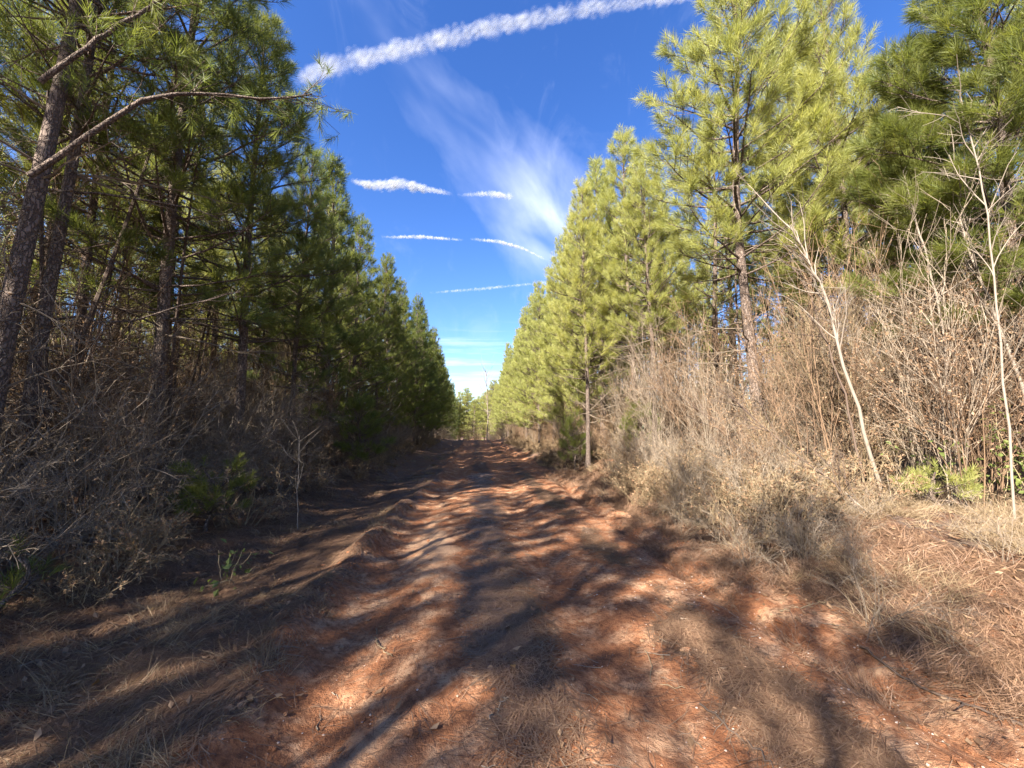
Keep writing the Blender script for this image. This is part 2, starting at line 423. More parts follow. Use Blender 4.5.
def make_pine(seed, Ht, Cb, Rm, rad, per, wd, nl, twig_dense=1.0, dead=0, dead_split=False, lower_live=0.0, whorl=0.42, needle=None, pos=0):
    """a pine thing at the origin: trunk (with its limbs), crown of needle tufts, dead limbs below the crown"""
    r = np.random.default_rng(seed)
    needle = needle or M_NEEDLE
    root = tag(link('pine_tree', None), 'pine', 'pine tree')
    k = 16; z = np.linspace(0, 1, k)
    ph = r.random(4) * 6.28
    tx = 0.10 * np.sin(2.1 * z * 2 + ph[0]) * z + 0.03 * np.sin(9 * z + ph[1]); ty = 0.10 * np.sin(2.3 * z * 2 + ph[2]) * z + 0.03 * np.sin(8 * z + ph[3])
    TP = np.stack([tx, ty, z * (Ht + 0.15) - 0.15], 1)[None]
    TR = (rad * (1 - z) ** 0.8 + 0.010 + rad * 0.35 * np.exp(-z * 30))[None]
    wood = MB(); tubes(wood, TP, TR, 9)
    zs = []; zz = Cb
    while zz < Ht - 0.25:
        zs.append(zz); zz += whorl * (0.8 + 0.4 * r.random()) * (0.65 + 0.35 * (1 - (zz - Cb) / (Ht - Cb)))
    st = []; dr = []; LL = []; 
    for zz in zs:
        tt = (zz - Cb) / (Ht - Cb)
        nb = r.integers(4, 7); a0 = r.random() * 6.28
        for b in range(nb):
            a = a0 + b * 6.28 / nb + r.normal(0, 0.25)
            L = Rm * (min(1.0, 0.62 + 1.6 * tt)) * (1 - tt) ** 0.72 * (0.62 + 0.55 * r.random()) + 0.22
            el = math.radians(8 + 50 * tt ** 1.2 + r.normal(0, 8))
            zb = min(zz + r.normal(0, 0.07), Ht - .1)
            st.append((np.interp(zb, TP[0, :, 2], TP[0, :, 0]), np.interp(zb, TP[0, :, 2], TP[0, :, 1]), zb))
            dr.append((math.cos(a) * math.cos(el), math.sin(a) * math.cos(el), math.sin(el))); LL.append(L)
    st = np.array(st); dr = np.array(dr); LL = np.array(LL)
    BP = grow(st, dr, LL, 6, 0.07, 0.075, r)
    tubes(wood, BP, taper(0.008 + 0.011 * LL, 0.005, len(st), 7), 4)
    # twigs
    m = np.maximum(2, (1.5 + 5.2 * LL * twig_dense)).astype(int)
    bi = np.repeat(np.arange(len(LL)), m); tt = 0.28 + 0.72 * r.random(len(bi)) ** 0.85
    p, tg = along(BP, bi, tt)
    hz = unit(np.cross(tg, np.array([0, 0, 1.0]) + 0 * tg)) * np.where(r.random(len(bi)) < 0.5, -1, 1)[:, None]
    td = unit(tg * 0.9 + hz * (0.5 + 0.5 * r.random(len(bi)))[:, None] + np.array([0, 0, 1.0]) * (0.18 + 0.3 * r.random(len(bi)))[:, None])
    TL = np.clip((0.16 + 0.55 * (1 - tt)) * LL[bi] * (0.5 + 0.8 * r.random(len(bi))), 0.12, 0.75)
    TWP = grow(p, td, TL, 3, 0.10, 0.11, r)
    tubes(wood, TWP, taper(0.0055, 0.003, len(bi), 4), 3)
    # tufts: at every tip, and second ones along the longer twigs
    base = [BP[:, -1] - (BP[:, -1] - BP[:, -2]) * 0.3, TWP[:, -2]]
    ax = [BP[:, -1] - BP[:, -2], TWP[:, -1] - TWP[:, -2]]
    lg = np.nonzero(TL > 0.24)[0]
    for rep in range(2):
        ii = lg[r.random(len(lg)) < 0.75]
        p2, t2 = along(TWP, ii, 0.35 + 0.55 * r.random(len(ii)))
        base.append(p2); ax.append(t2 + unit(r.normal(0, 1, (len(ii), 3))) * 0.65 + np.array([0, 0, 0.25]))
    tt3 = np.linspace(0, 1, 4)
    tb = np.concatenate(base); ta = unit(np.concatenate(ax)) + np.array([0, 0, 0.22])
    tb = np.concatenate([tb, TP[:, -1], TP[:, -1] - np.array([[0, 0, .3]])]); ta = np.concatenate([ta, [[0, 0, 1.0]], [[0.1, 0, 1.0]]])
    cr = MB(); tufts(cr, tb, ta, nl * 1.15, nl, wd, per, r)
    # dead limbs below the crown
    dl = []
    if dead:
        zd = 0.5 + (Cb + 0.6 - 0.5) * r.random(dead) ** 0.8; a = r.random(dead) * 6.28
        el = np.radians(r.normal(4, 14, dead))
        s = np.stack([np.interp(zd, TP[0, :, 2], TP[0, :, 0]), np.interp(zd, TP[0, :, 2], TP[0, :, 1]), zd], 1)
        dL = (0.5 + 1.6 * r.random(dead)) * (0.6 + 0.5 * zd / max(Cb, 1))
        DP = grow(s, np.stack([np.cos(a) * np.cos(el), np.sin(a) * np.cos(el), np.sin(el)], 1), dL, 6, 0.13, 0.01, r)
        for i in range(dead):
            mb = MB() if dead_split else wood
            mi = 0 if dead_split else 1
            tubes(mb, DP[i:i + 1], taper(0.007 + 0.006 * dL[i], 0.003, 1, 7), 4, 0.3, mi)
            nt = int(4 + 6 * dL[i]); ii = np.full(nt, i); tq = 0.2 + 0.8 * r.random(nt)
            pp, tg2 = along(DP, ii, tq)
            q = grow(pp, tg2 + r.normal(0, 0.65, (nt, 3)), 0.15 + 0.45 * r.random(nt), 3, 0.22, 0, r)
            tubes(mb, q, taper(0.004, 0.002, nt, 4), 3, 0.2 + 0.6 * r.random(nt), mi)
            if dead_split: dl.append(mb)
    kids = [wood.build('trunk', [M_BARK, M_TWIG_GREY], root, True), cr.build('crown', needle, root)]
    for mb in dl: kids.append(mb.build('dead_limb', M_TWIG_GREY, root))
    KIDS[root.name] = kids
    root['used'] = 0; root['Ht'] = Ht
    return root

USED = set()
def place_pine(src, x, y, h, rz=None, label=None, group=None, wide=1.0, tilt=(0, 0)):
    rz = random.random() * 6.28 if rz is None else rz
    s = h / src['Ht']
    loc = onground(x, y)
    if src.name not in USED:
        USED.add(src.name); r = src; r.location = loc; r.rotation_euler = (tilt[0], tilt[1], rz); r.scale = (s * wide, s * wide, s)
    else:
        r = copy_thing(src, loc, rz, (s * wide, s * wide, s), tilt)
    tag(r, label, 'pine tree', group)
    return r

near = [make_pine(11, 11.5, 4.3, 2.0, 0.090, 42, 0.0050, 0.19, 1.2, 12, True, whorl=0.42),
        make_pine(12, 11.0, 3.4, 1.7, 0.080, 42, 0.0050, 0.19, 1.15, 12, True, whorl=0.40),
        make_pine(13, 12.0, 4.6, 1.9, 0.085, 42, 0.0050, 0.19, 1.15, 14, True, whorl=0.42)]
shady = [make_pine(21, 11.5, 3.4, 2.0, 0.088, 40, 0.0050, 0.19, 0.95, 14, True, needle=M_NEEDLE_SHADED),
         make_pine(22, 11.5, 2.9, 2.1, 0.082, 40, 0.0050, 0.19, 1.0, 12, True, needle=M_NEEDLE_SHADED)]
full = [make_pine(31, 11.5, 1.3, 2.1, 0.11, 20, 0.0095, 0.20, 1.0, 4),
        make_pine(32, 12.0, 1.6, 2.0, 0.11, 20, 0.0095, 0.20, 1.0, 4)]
full_shaded = [make_pine(33, 11.5, 1.0, 2.1, 0.11, 20, 0.0095, 0.20, 1.0, 4, needle=M_NEEDLE_SHADED),
             make_pine(34, 12.0, 1.4, 2.2, 0.11, 20, 0.0095, 0.20, 1.0, 4, needle=M_NEEDLE_SHADED)]
inner = [make_pine(41, 12.0, 4.6, 1.7, 0.12, 18, 0.0100, 0.20, 0.85, 26),
         make_pine(42, 11.5, 5.2, 1.6, 0.11, 18, 0.0100, 0.20, 0.85, 26)]

# the pines one can tell apart
GL = 'pines lining the shaded left side of the track'; GR = 'pines lining the sunlit right side of the track'
hero = []
def hero_pine(src, x, y, h, label, g, **k):
    o = place_pine(src, x, y, h, label=label, group=g, **k); hero.append((x, y)); return o
tallbare = [make_pine(51, 12.0, 6.6, 1.9, 0.098, 30, 0.0048, 0.19, 0.6, 22, True, needle=M_NEEDLE_SHADED),
            make_pine(52, 12.0, 5.6, 1.9, 0.078, 30, 0.0048, 0.19, 0.65, 20, True, needle=M_NEEDLE_SHADED)]
brushy = make_pine(61, 11.0, 2.6, 2.1, 0.09, 50, 0.0052, 0.23, 1.5, 8, True, whorl=0.36, needle=M_NEEDLE_SHADED)
def hero_px(src, px, y, h, label, g, **k):      # px: where the trunk crosses eye level
    q = at(px, 430, y); return hero_pine(src, float(q[0]), y, h, label, g, **k)
L1 = hero_px(tallbare[0], -12, 4.7, 12.0, 'thick trunked pine at the left picture edge with long dark limbs reaching over the verge', GL, tilt=(0, 0.03))
L2 = hero_px(tallbare[1], 32, 5.5, 11.5, 'dark straight pine trunk just right of the thickest left edge trunk', GL)
hero_px(tallbare[1], 64, 7.0, 11.0, 'slender pine trunk standing behind the two dark left edge pines', GL)
hero_px(shady[1], 152, 7.4, 13.0, 'left pine whose trunk is pale and sunlit high up and dark below', GL, wide=1.15)
hero_px(shady[0], 236, 9.3, 11.4, 'dark pine behind the grey thicket with green boughs towards the track', GL, wide=1.2)
hero_px(shady[1], 291, 11.6, 9.8, 'left pine directly behind the small forked dead sapling', GL)
R0 = hero_px(near[1], 588, 13.4, 10.4, 'pointed pine on the right with a bare dark lower trunk right beside the track', GR)
hero_px(near[0], 757, 7.6, 12.2, 'tallest bright pine on the right with a thick pale grey trunk', GR, wide=1.2)
hero_px(near[2], 822, 9.3, 12.4, 'pine close behind the tall pale trunk, its top filling the sky to the right', GR, wide=1.15)
hero_px(near[1], 866, 7.0, 11.0, 'bright pine with a thin reddish trunk behind the forked pale sapling', GR)
hero_px(near[2], 655, 10.6, 9.6, 'broad yellow green pine between the pointed pine and the tallest one', GR)
hero_px(brushy, 960, 6.2, 7.6, 'shorter dark green pine with brushy low boughs left of the right edge', GR)
hero_px(brushy, 1040, 4.7, 10.0, 'dark green pine at the right picture edge hanging over the leafy vine', GR)

def free(x, y, dmin): return all((x - a) ** 2 + (y - b) ** 2 > dmin ** 2 for a, b in hero)
LAB = {('B', 0): 'one of the pines beside the near end of the track, shading its foreground',
       ('L', 0): 'one of the edge pines forming the dark left wall further down the track',
       ('L', 1): 'one of the pines standing behind the front row on the left',
       ('R', 0): 'one of the edge pines forming the sunlit right wall further down the track',
       ('R', 1): 'one of the pines standing behind the front row on the right'}
GRP = {('B', 0): 'pines beside the near end of the track', ('L', 0): 'edge pines further down the left side', ('L', 1): 'pines deeper in the left wood',
       ('R', 0): 'edge pines further down the right side', ('R', 1): 'pines deeper in the right wood'}
for side, sg in (('L', -1), ('R', 1)):
    for row in range(4):
        y = (-13.0, -9.5, -10.0, 3.0)[row] if side == 'L' else (9.0, 5.0, 3.0, 3.0)[row]
        ymax = (80, 60, 40, 32)[row]
        while y < ymax:
            y += (3.1 if y < 1 else 2.7 if side == 'L' and y < 40 else 2.0 if row == 0 and y < 45 else 2.5 if y < 45 else 3.2) * (0.85 + 0.3 * random.random())
            lat = (5.6 if y < 18 else 4.9) + 2.9 * row + random.uniform(-0.45, 0.45)
            if side == 'R': lat -= 0.25
            x = sg * lat
            if not free(x, y, 1.5): continue
            kk = (side, 0 if row == 0 else 1) if y > 2 else ('B', 0)
            h = random.uniform(10.2, 12.4)
            if row == 0:
                src = random.choice((full if y > 14 else near) if side == 'R' else (full_shaded if y > 14 else shady if y > 3 else tallbare))
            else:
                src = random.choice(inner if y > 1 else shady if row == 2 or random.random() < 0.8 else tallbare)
            place_pine(src, x, y, h, label=LAB[kk], group=GRP[kk], wide=random.uniform(0.9, 1.1), tilt=(random.gauss(0, .015), random.gauss(0, .015)))
for i in range(46):   # the back of both woods
    sg = -1 if i % 2 else 1
    x = sg * random.uniform(17, 30); y = 6 + (i // 2) * 1.5 + random.uniform(-2, 2)
    place_pine(random.choice(full), x, y, random.uniform(9, 11.5), label='one of the farthest pines closing the back of the wood beside the track', group='pines at the back of the woods', wide=1.3)
for i in range(46):
    x = -20 + 1.0 * i + random.uniform(-1, 1); y = 108 + random.uniform(-14, 16)
    place_pine(random.choice(full), x, y, random.uniform(11, 16.5), label='one of the far sunlit pines closing off the end of the track', group='far pines at the end of the track', wide=1.7)

# long limbs of the left edge pine, reaching out over the verge
def limb(parent, pts, r0, r1, tuft=0, seed=1):
    r = np.random.default_rng(seed)
    P = np.array(pts)
    tS = np.linspace(0, len(P) - 1, 14)
    Q = np.stack([np.interp(tS, np.arange(len(P)), P[:, k]) for k in range(3)], 1)
    Q[1:-1] += r.normal(0, 0.012, (12, 3))
    inv = parent_inv(parent)
    n = 30 if tuft else 14
    wd = MB(); tubes(wd, (Q @ inv[:3, :3].T + inv[:3, 3])[None], taper(r0, r1, 1, 14), 6)
    ii = np.zeros(n, int); pp, tg = along(Q[None], ii, 0.25 + 0.75 * r.random(n) ** (0.5 if tuft else 1))
    tw = grow(pp, tg + r.normal(0, 0.55, (n, 3)), 0.25 + 0.45 * r.random(n), 3, 0.15, 0.03, r)
    loc = lambda A: A @ inv[:3, :3].T + inv[:3, 3]
    tubes(wd, loc(tw), taper(0.006, 0.003, n, 4), 3)
    lo = wd.build('limb', M_BARK, parent, True)
    if tuft:
        cr = MB(); sel = r.random(n) < tuft
        b = np.concatenate([tw[sel, -1], Q[-3:], Q[-6:-3]]); a = np.concatenate([tw[sel, -1] - tw[sel, -2], Q[-3:] - Q[-4:-1] + np.array([0, 0, .02]), r.normal(0, 1, (3, 3)) + np.array([.5, 0, .5])])
        tufts(cr, loc(b), unit(a), 0.2, 0.19, 0.005, 48, r)
        cr.build('needle_tuft', M_NEEDLE_SHADED, lo)
def parent_inv(o):
    from mathutils import Matrix
    m = Matrix.LocRotScale(o.location, o.rotation_euler, o.scale)
    return np.array(m.inverted())
limb(L1, [at(29, 176, 4.55), at(102, 126, 4.6), at(146, 98, 4.7), at(190, 93, 4.9), at(271, 100, 5.2), at(312, 94, 5.4)], 0.035, 0.010, 0.9, 1)
limb(L1, [at(40, 82, 4.5), at(81, 51, 4.5), at(112, 30, 4.6), at(163, 0, 4.7), at(215, -25, 4.9)], 0.032, 0.012, 0.8, 2)
limb(L2, [at(38, 191, 5.5), at(102, 193, 5.6), at(186, 207, 5.9), at(250, 230, 6.2)], 0.022, 0.006, 0.0, 3)
limb(L2, [at(30, 330, 5.5), at(70, 315, 5.5), at(120, 325, 5.4), at(200, 300, 5.4), at(240, 292, 5.4)], 0.02, 0.006, 0.0, 4)

# ------------------------------------------------------------------ bare shrubs, saplings, briars
def make_shrub(name, seed, h, stems, b1, b2, leaves, mats, spread=0.5, rad=0.010, curl=0.10, arch=0.0, leafsize=0.05):
    r = np.random.default_rng(seed); mb = MB()
    a = r.random(stems) * 6.28; rr = r.random(stems) * 0.25
    s = np.stack([np.cos(a) * rr, np.sin(a) * rr, np.full(stems, -0.05)], 1)
    d = np.stack([np.cos(a) * spread * r.random(stems), np.sin(a) * spread * r.random(stems), np.ones(stems)], 1)
    L = h * (0.55 + 0.5 * r.random(stems))
    P0 = grow(s, d, L, 8, curl, -arch, r); tubes(mb, P0, taper(rad * (0.6 + 0.6 * r.random(stems)), 0.003, stems, 9), 4, r.random(stems))
    n1 = stems * b1; i1 = r.integers(0, stems, n1); t1 = 0.15 + 0.85 * r.random(n1)
    p, tg = along(P0, i1, t1)
    L1_ = h * 0.42 * (1.05 - 0.6 * t1) * (0.5 + 0.7 * r.random(n1))
    P1 = grow(p, tg * 0.9 + r.normal(0, 0.40, (n1, 3)) + np.array([0, 0, .25 - 2 * arch]), L1_, 5, curl * 1.3, 0.02 - arch, r)
    tubes(mb, P1, taper(rad * 0.45, 0.0022, n1, 6), 3, r.random(n1))
    n2 = n1 * b2; i2 = r.integers(0, n1, n2); p, tg = along(P1, i2, 0.15 + 0.85 * r.random(n2))
    P2 = grow(p, tg * 0.9 + r.normal(0, 0.5, (n2, 3)) + np.array([0, 0, .15]), h * 0.13 * (0.4 + r.random(n2)), 3, curl * 1.6, 0.0, r)
    tubes(mb, P2, taper(0.0028, 0.0016, n2, 4), 3, r.random(n2))
    if leaves:
        il = r.integers(0, n2, leaves); pl, _ = along(P2, il, r.random(leaves))
        leafquads(mb, pl, leafsize * (0.5 + 0.8 * r.random(leaves)), r.random(leaves), 1, r)
    return mb.mesh(name, mats)
SH_TALL = [make_shrub('bare_shrub', 51 + i, 4.4, 7, 9, 7, (300, 900, 500, 1300, 200)[i], [(M_TWIG, M_TWIG_GREY, M_RUSTSTEM, M_RUSTSTEM, M_TWIG_GREY)[i], M_DRYLEAF], (0.16, 0.28, 0.2, 0.3, 0.12)[i], 0.009, (0.06, 0.10, 0.08, 0.11, 0.05)[i], leafsize=(0.03, 0.035, 0.025, 0.045, 0.03)[i]) for i in range(5)]
SH_LEAFY = [make_shrub('leaf_hung_shrub', 61 + i, 2.7, 8, 9, 7, 1500, [(M_TWIG, M_RUSTSTEM, M_TWIG_GREY)[i], M_DRYLEAF], 0.35, 0.008, leafsize=0.034) for i in range(3)]
SH_GREY = [make_shrub('grey_thicket', 71 + i, 2.4, 9, 9, 7, 120, [M_TWIG_GREY, M_DRYLEAF], 0.7, 0.010, 0.15, 0.03) for i in range(3)]
BRIAR = [make_shrub('briar_tangle', 81 + i, 1.9, 12, 6, 6, 60, [M_TWIG_GREY, M_DRYLEAF], 0.9, 0.007, 0.14, 0.13) for i in range(2)]
LOW = [make_shrub('low_brush', 91 + i, 1.0, 14, 6, 5, 500, [M_TWIG, M_DRYLEAF], 0.9, 0.005, 0.16, 0.05, 0.045) for i in range(2)]
def put(name, me, x, y, rz, sc, label, cat, group):
    o = link(name, me); o.location = onground(x, y); o.rotation_euler = (random.gauss(0, .06), random.gauss(0, .06), rz)
    o.scale = (sc * random.uniform(.9, 1.15), sc * random.uniform(.9, 1.15), sc)
    return tag(o, label, cat, group)
def scatter(n, name, meshes, lat, yr, sc, label, cat, group, power=1.6):
    for _ in range(n):
        y = yr[0] + (yr[1] - yr[0]) * random.random() ** power; x = random.uniform(*lat)
        if 9.2 < y < 14.2 and 0.22 * y + 0.2 < x < 0.315 * y + 0.25: continue      # the bare trunk of the pointed pine stays in the open
        put(name, random.choice(meshes), x, y, random.random() * 6.28, random.uniform(*sc), label, cat, group)
scatter(115, 'bare_shrub', SH_TALL, (4.7, 11.5), (5.7, 46), (0.7, 1.2), 'one of the tall bare tan shrubs in the sunlit thicket under the right pines', 'shrub', 'bare shrubs in the right thicket')
scatter(50, 'leaf_hung_shrub', SH_LEAFY, (5.2, 9.5), (5.9, 40), (0.6, 1.15), 'one of the shrubs hung with dry tan leaves in the right thicket', 'shrub', 'dry leaved shrubs in the right thicket')
scatter(150, 'low_brush', LOW, (3.3, 5.4), (4.6, 45), (0.4, 0.95), 'one of the low brown brush clumps along the foot of the right thicket', 'brush', 'low brush along the right verge')
scatter(95, 'grey_thicket', SH_GREY, (-9.5, -4.9), (3.2, 40), (0.75, 1.35), 'one of the bare grey bushes tangled under the left pines', 'shrub', 'bare bushes under the left pines')
scatter(190, 'tall_bare_shrub', SH_TALL, (-22, -6.2), (4.5, 40), (0.9, 1.35), 'one of the tall bare bushes deep in the shade of the left wood', 'shrub', 'tall bushes deep in the left wood', 1.2)
scatter(40, 'leaf_hung_shrub', SH_LEAFY, (-9.0, -5.0), (3.5, 40), (0.7, 1.2), 'one of the bushes with dead brown leaves under the left pines', 'shrub', 'dry leaved bushes under the left pines')
scatter(26, 'briar_tangle', BRIAR, (-5.4, -3.9), (2.6, 14), (0.6, 1.0), 'one of the arching grey briar tangles along the left verge', 'briar', 'briar tangles along the left verge', 1.2)
scatter(16, 'bare_shrub', SH_TALL, (5.9, 9.0), (4.0, 5.8), (0.6, 1.0), 'one of the bare bushes behind the pale saplings near the right picture edge', 'shrub', 'bare bushes behind the right saplings', 1.0)
scatter(22, 'briar_tangle', BRIAR, (2.9, 4.8), (2.6, 6.5), (0.22, 0.42), 'one of the low dead briars sprawling over the right bank', 'briar', 'low briars on the right bank', 1.0)
scatter(40, 'brown_thicket', [SH_GREY[0], SH_GREY[1], SH_LEAFY[1]], (3.8, 5.2), (5.2, 16), (0.28, 0.6), 'one of the shaded brown thickets at the foot of the right brush beside the track', 'shrub', 'brown thickets along the right verge', 1.2)
scatter(45, 'low_brush', LOW, (-4.9, -3.4), (3.5, 50), (0.5, 1.0), 'one of the low brown brush clumps along the foot of the left pines', 'brush', 'low brush along the left verge')

scatter(60, 'leaf_hung_shrub', SH_LEAFY, (4.0, 5.6), (13, 75), (0.6, 1.15), 'one of the tan shrubs crowding the right edge of the track further on', 'shrub', 'tan shrubs along the right edge further on', 1.0)
scatter(55, 'grey_thicket', SH_GREY, (-5.6, -4.0), (12, 75), (0.55, 1.0), 'one of the shaded bushes crowding the left edge of the track further on', 'shrub', 'shaded bushes along the left edge further on', 1.0)
scatter(64, 'bare_shrub', SH_TALL, (-10, 14), (66, 92), (0.6, 1.2), 'one of the sunlit bare bushes at the far end of the track', 'shrub', 'bare bushes at the end of the track')

def make_pole(seed, h):
    r = np.random.default_rng(seed); mb = MB()
    P0 = grow(np.array([[0, 0, -0.1]]), np.array([[r.normal(0, .03), r.normal(0, .03), 1]]), h, 12, 0.025, 0.01, r); tubes(mb, P0, taper(0.034, 0.010, 1, 13), 6, 0.3)
    nb = int(9 * h); t = 0.1 + 0.9 * r.random(nb); p, tg = along(P0, np.zeros(nb, int), t); a = r.random(nb) * 6.28
    B1 = grow(p, np.stack([np.cos(a), np.sin(a), r.normal(0.2, 0.25, nb)], 1), (0.3 + 0.9 * r.random(nb)) * (1.2 - 0.7 * t), 5, 0.16, 0.02, r); tubes(mb, B1, taper(0.007, 0.003, nb, 6), 3, r.random(nb))
    n2 = nb * 4; p, tg = along(B1, r.integers(0, nb, n2), 0.2 + 0.8 * r.random(n2))
    tubes(mb, grow(p, tg + r.normal(0, .6, (n2, 3)), 0.1 + 0.25 * r.random(n2), 3, 0.2, 0, r), taper(0.0032, 0.0018, n2, 4), 3, r.random(n2))
    return mb.mesh('dead_pine', M_DARKSTEM)
POLES = [make_pole(300 + i, (5.0, 6.5, 4.2)[i]) for i in range(3)]
scatter(110, 'dead_pine', POLES, (-13, -5.0), (4.2, 34), (0.75, 1.3), 'one of the thin dark leafless pine stems crowded between the left pines', 'dead pine', 'thin dead stems in the left wood', 1.2)
scatter(40, 'dead_pine', POLES, (5.6, 13), (6, 34), (0.75, 1.3), 'one of the thin dark leafless pine stems between the right pines', 'dead pine', 'thin dead stems in the right wood', 1.2)

# ------------------------------------------------------------------ saplings and leaning stems one can tell apart
def stem_thing(name, pts, r0, r1, m, label, cat, nb=14, bl=0.6, seed=1, up=0.03, spread=0.5, group=None, nb2=6):
    r = np.random.default_rng(seed); P = np.array(pts, float)
    k = 18; tS = np.linspace(0, len(P) - 1, k)
    Q = np.stack([np.interp(tS, np.arange(len(P)), P[:, c]) for c in range(3)], 1)
    Qs = Q.copy(); Qs[1:-1] = 0.25 * Q[:-2] + 0.5 * Q[1:-1] + 0.25 * Q[2:]; Qs[1:-1] += r.normal(0, 0.008, (k - 2, 3))
    o0 = Qs[0].copy(); Qs = Qs - o0
    mb = MB(); tubes(mb, Qs[None], taper(r0 * 0.8, r1 * 0.8, 1, k), 7, 0.6)
    if nb:
        pp, tg = along(Qs[None], np.zeros(nb, int), 0.3 + 0.7 * r.random(nb))
        B1 = grow(pp, tg + r.normal(0, spread, (nb, 3)), bl * (0.5 + r.random(nb)), 5, 0.10, up, r)
        tubes(mb, B1, taper(r1 * 0.9 + 0.002, 0.003, nb, 6), 4, r.random(nb))
        n2 = nb * nb2
        if n2:
            pp, tg = along(B1, r.integers(0, nb, n2), 0.2 + 0.8 * r.random(n2))
            B2 = grow(pp, tg + r.normal(0, 0.5, (n2, 3)), bl * 0.4 * (0.4 + r.random(n2)), 3, 0.12, up, r)
            tubes(mb, B2, taper(0.0035, 0.002, n2, 4), 3, r.random(n2))
    o = mb.build(name, m, None, True); o.location = o0
    return tag(o, label, cat, group)
def gp(px, py, y):   # a point on the ground under the pixel column, y metres down the track
    p = at(px, py, y); p[2] = float(H(p[0], p[1])) - 0.03; return p
SG = 'pale bare saplings on the right'
stem_thing('bare_sapling', [gp(882, 505, 4.9), at(862, 420, 4.9), at(838, 350, 5.0), at(828, 300, 5.1), at(812, 265, 5.2), at(790, 225, 5.3)], 0.032, 0.010, M_PALE, 'forked pale sapling leaning left above the sunlit straw, dark lower stem', 'sapling', 22, 0.9, 3, group=SG)
stem_thing('bare_sapling', [gp(868, 500, 5.0), at(846, 400, 5.1), at(815, 310, 5.3), at(800, 270, 5.4)], 0.020, 0.006, M_DARKSTEM, 'dark curved sapling stem entwined with the forked pale sapling', 'sapling', 10, 0.5, 4)
stem_thing('bare_sapling', [gp(962, 480, 4.7), at(950, 400, 4.7), at(942, 320, 4.8), at(925, 250, 4.9), at(911, 200, 5.0)], 0.022, 0.012, M_PALE, 'straight whitish sapling with a snapped top beside the leafy vine', 'sapling', 8, 0.5, 5, group=SG)
stem_thing('bare_sapling', [gp(1050, 470, 4.4), at(1024, 388, 4.4), at(1003, 335, 4.4), at(982, 280, 4.5), at(964, 240, 4.6), at(955, 190, 4.7)], 0.030, 0.008, M_PALE, 'crooked pale sapling leaning in from the right picture edge', 'sapling', 20, 0.8, 6, group=SG)
stem_thing('bare_sapling', [gp(1010, 490, 3.9), at(1000, 330, 4.0), at(985, 200, 4.1), at(965, 120, 4.2), at(960, 90, 4.2)], 0.016, 0.006, M_PALE, 'thin pale sapling rising highest in front of the dark right edge pine', 'sapling', 16, 0.7, 8, group=SG)
stem_thing('leaning_branch', [gp(905, 548, 4.3), at(870, 520, 4.4), at(830, 480, 4.6), at(760, 425, 4.9), at(722, 385, 5.2)], 0.016, 0.005, M_DARKSTEM, 'long dark branch arching left from the right bank over the brush', 'branch', 14, 0.5, 9, up=0.0)
stem_thing('leaning_branch', [gp(905, 545, 4.1), at(886, 528, 4.25), at(866, 512, 4.4), at(845, 492, 4.6)], 0.018, 0.014, M_PALE, 'short pale pole lying on the sunlit straw of the right bank', 'pole', 0, 0.5, 10)
stem_thing('leaning_branch', [gp(770, 490, 6.0), at(740, 450, 6.2), at(700, 410, 6.5), at(660, 385, 6.8)], 0.014, 0.004, M_DARKSTEM, 'thin dark branch leaning left in front of the right thicket', 'branch', 12, 0.5, 12)
stem_thing('dead_sapling', [gp(298, 522, 6.6), at(297, 490, 6.6), at(299, 455, 6.6), at(300, 440, 6.6)], 0.012, 0.004, M_PALE, 'small whitish dead sapling with forked arms on the left verge', 'sapling', 9, 0.45, 13, up=0.08, nb2=1)
stem_thing('bare_tree', [gp(487, 440, 56), at(488, 420, 56), at(487, 395, 56), at(486, 372, 56)], 0.10, 0.04, M_PALE, 'white leafless tree standing at the far end of the track', 'tree', 34, 2.4, 14, up=0.10)

# a young pine with a lit tuft in the left thicket, seedlings
def small_pine(x, y, h, label, seed, m=M_NEEDLE):
    r = make_pine(seed, h, h * 0.22, h * 0.34, 0.012 + 0.008 * h, 40, 0.0045, 0.15 if h > 1 else 0.11, 1.6, 0, whorl=0.24 if h > 1 else 0.12, needle=m)
    r.name = 'young_pine'; r.location = onground(x, y); r.rotation_euler = (0, 0, seed)
    tag(r, label, 'young pine')
p = at(215, 440, 6.0); small_pine(p[0], 6.0, 0.9, 'young pine catching light in the grey left thicket', 101, M_NEEDLE_SHADED)
p = at(360, 470, 12.5); small_pine(p[0], 12.5, 2.3, 'young pine with drooping boughs at the foot of the dark left wall', 102, M_NEEDLE_SHADED)
p = at(12, 545, 3.6); small_pine(p[0], 3.6, 0.45, 'pine seedling at the left picture edge under the briars', 103, M_NEEDLE_SHADED)
p = at(940, 490, 4.6); small_pine(p[0], 4.6, 0.5, 'pine seedling on the sunlit right bank', 104)
p = at(575, 460, 14.0); small_pine(p[0], 14.0, 1.7, 'dark green young pine beside the bare trunk of the pointed pine', 105, M_NEEDLE_SHADED)

p = at(640, 430, 12.2); small_pine(p[0], 12.2, 1.9, 'young pine half hidden in the right brush beyond the leaning dark branch', 107, M_NEEDLE_SHADED)

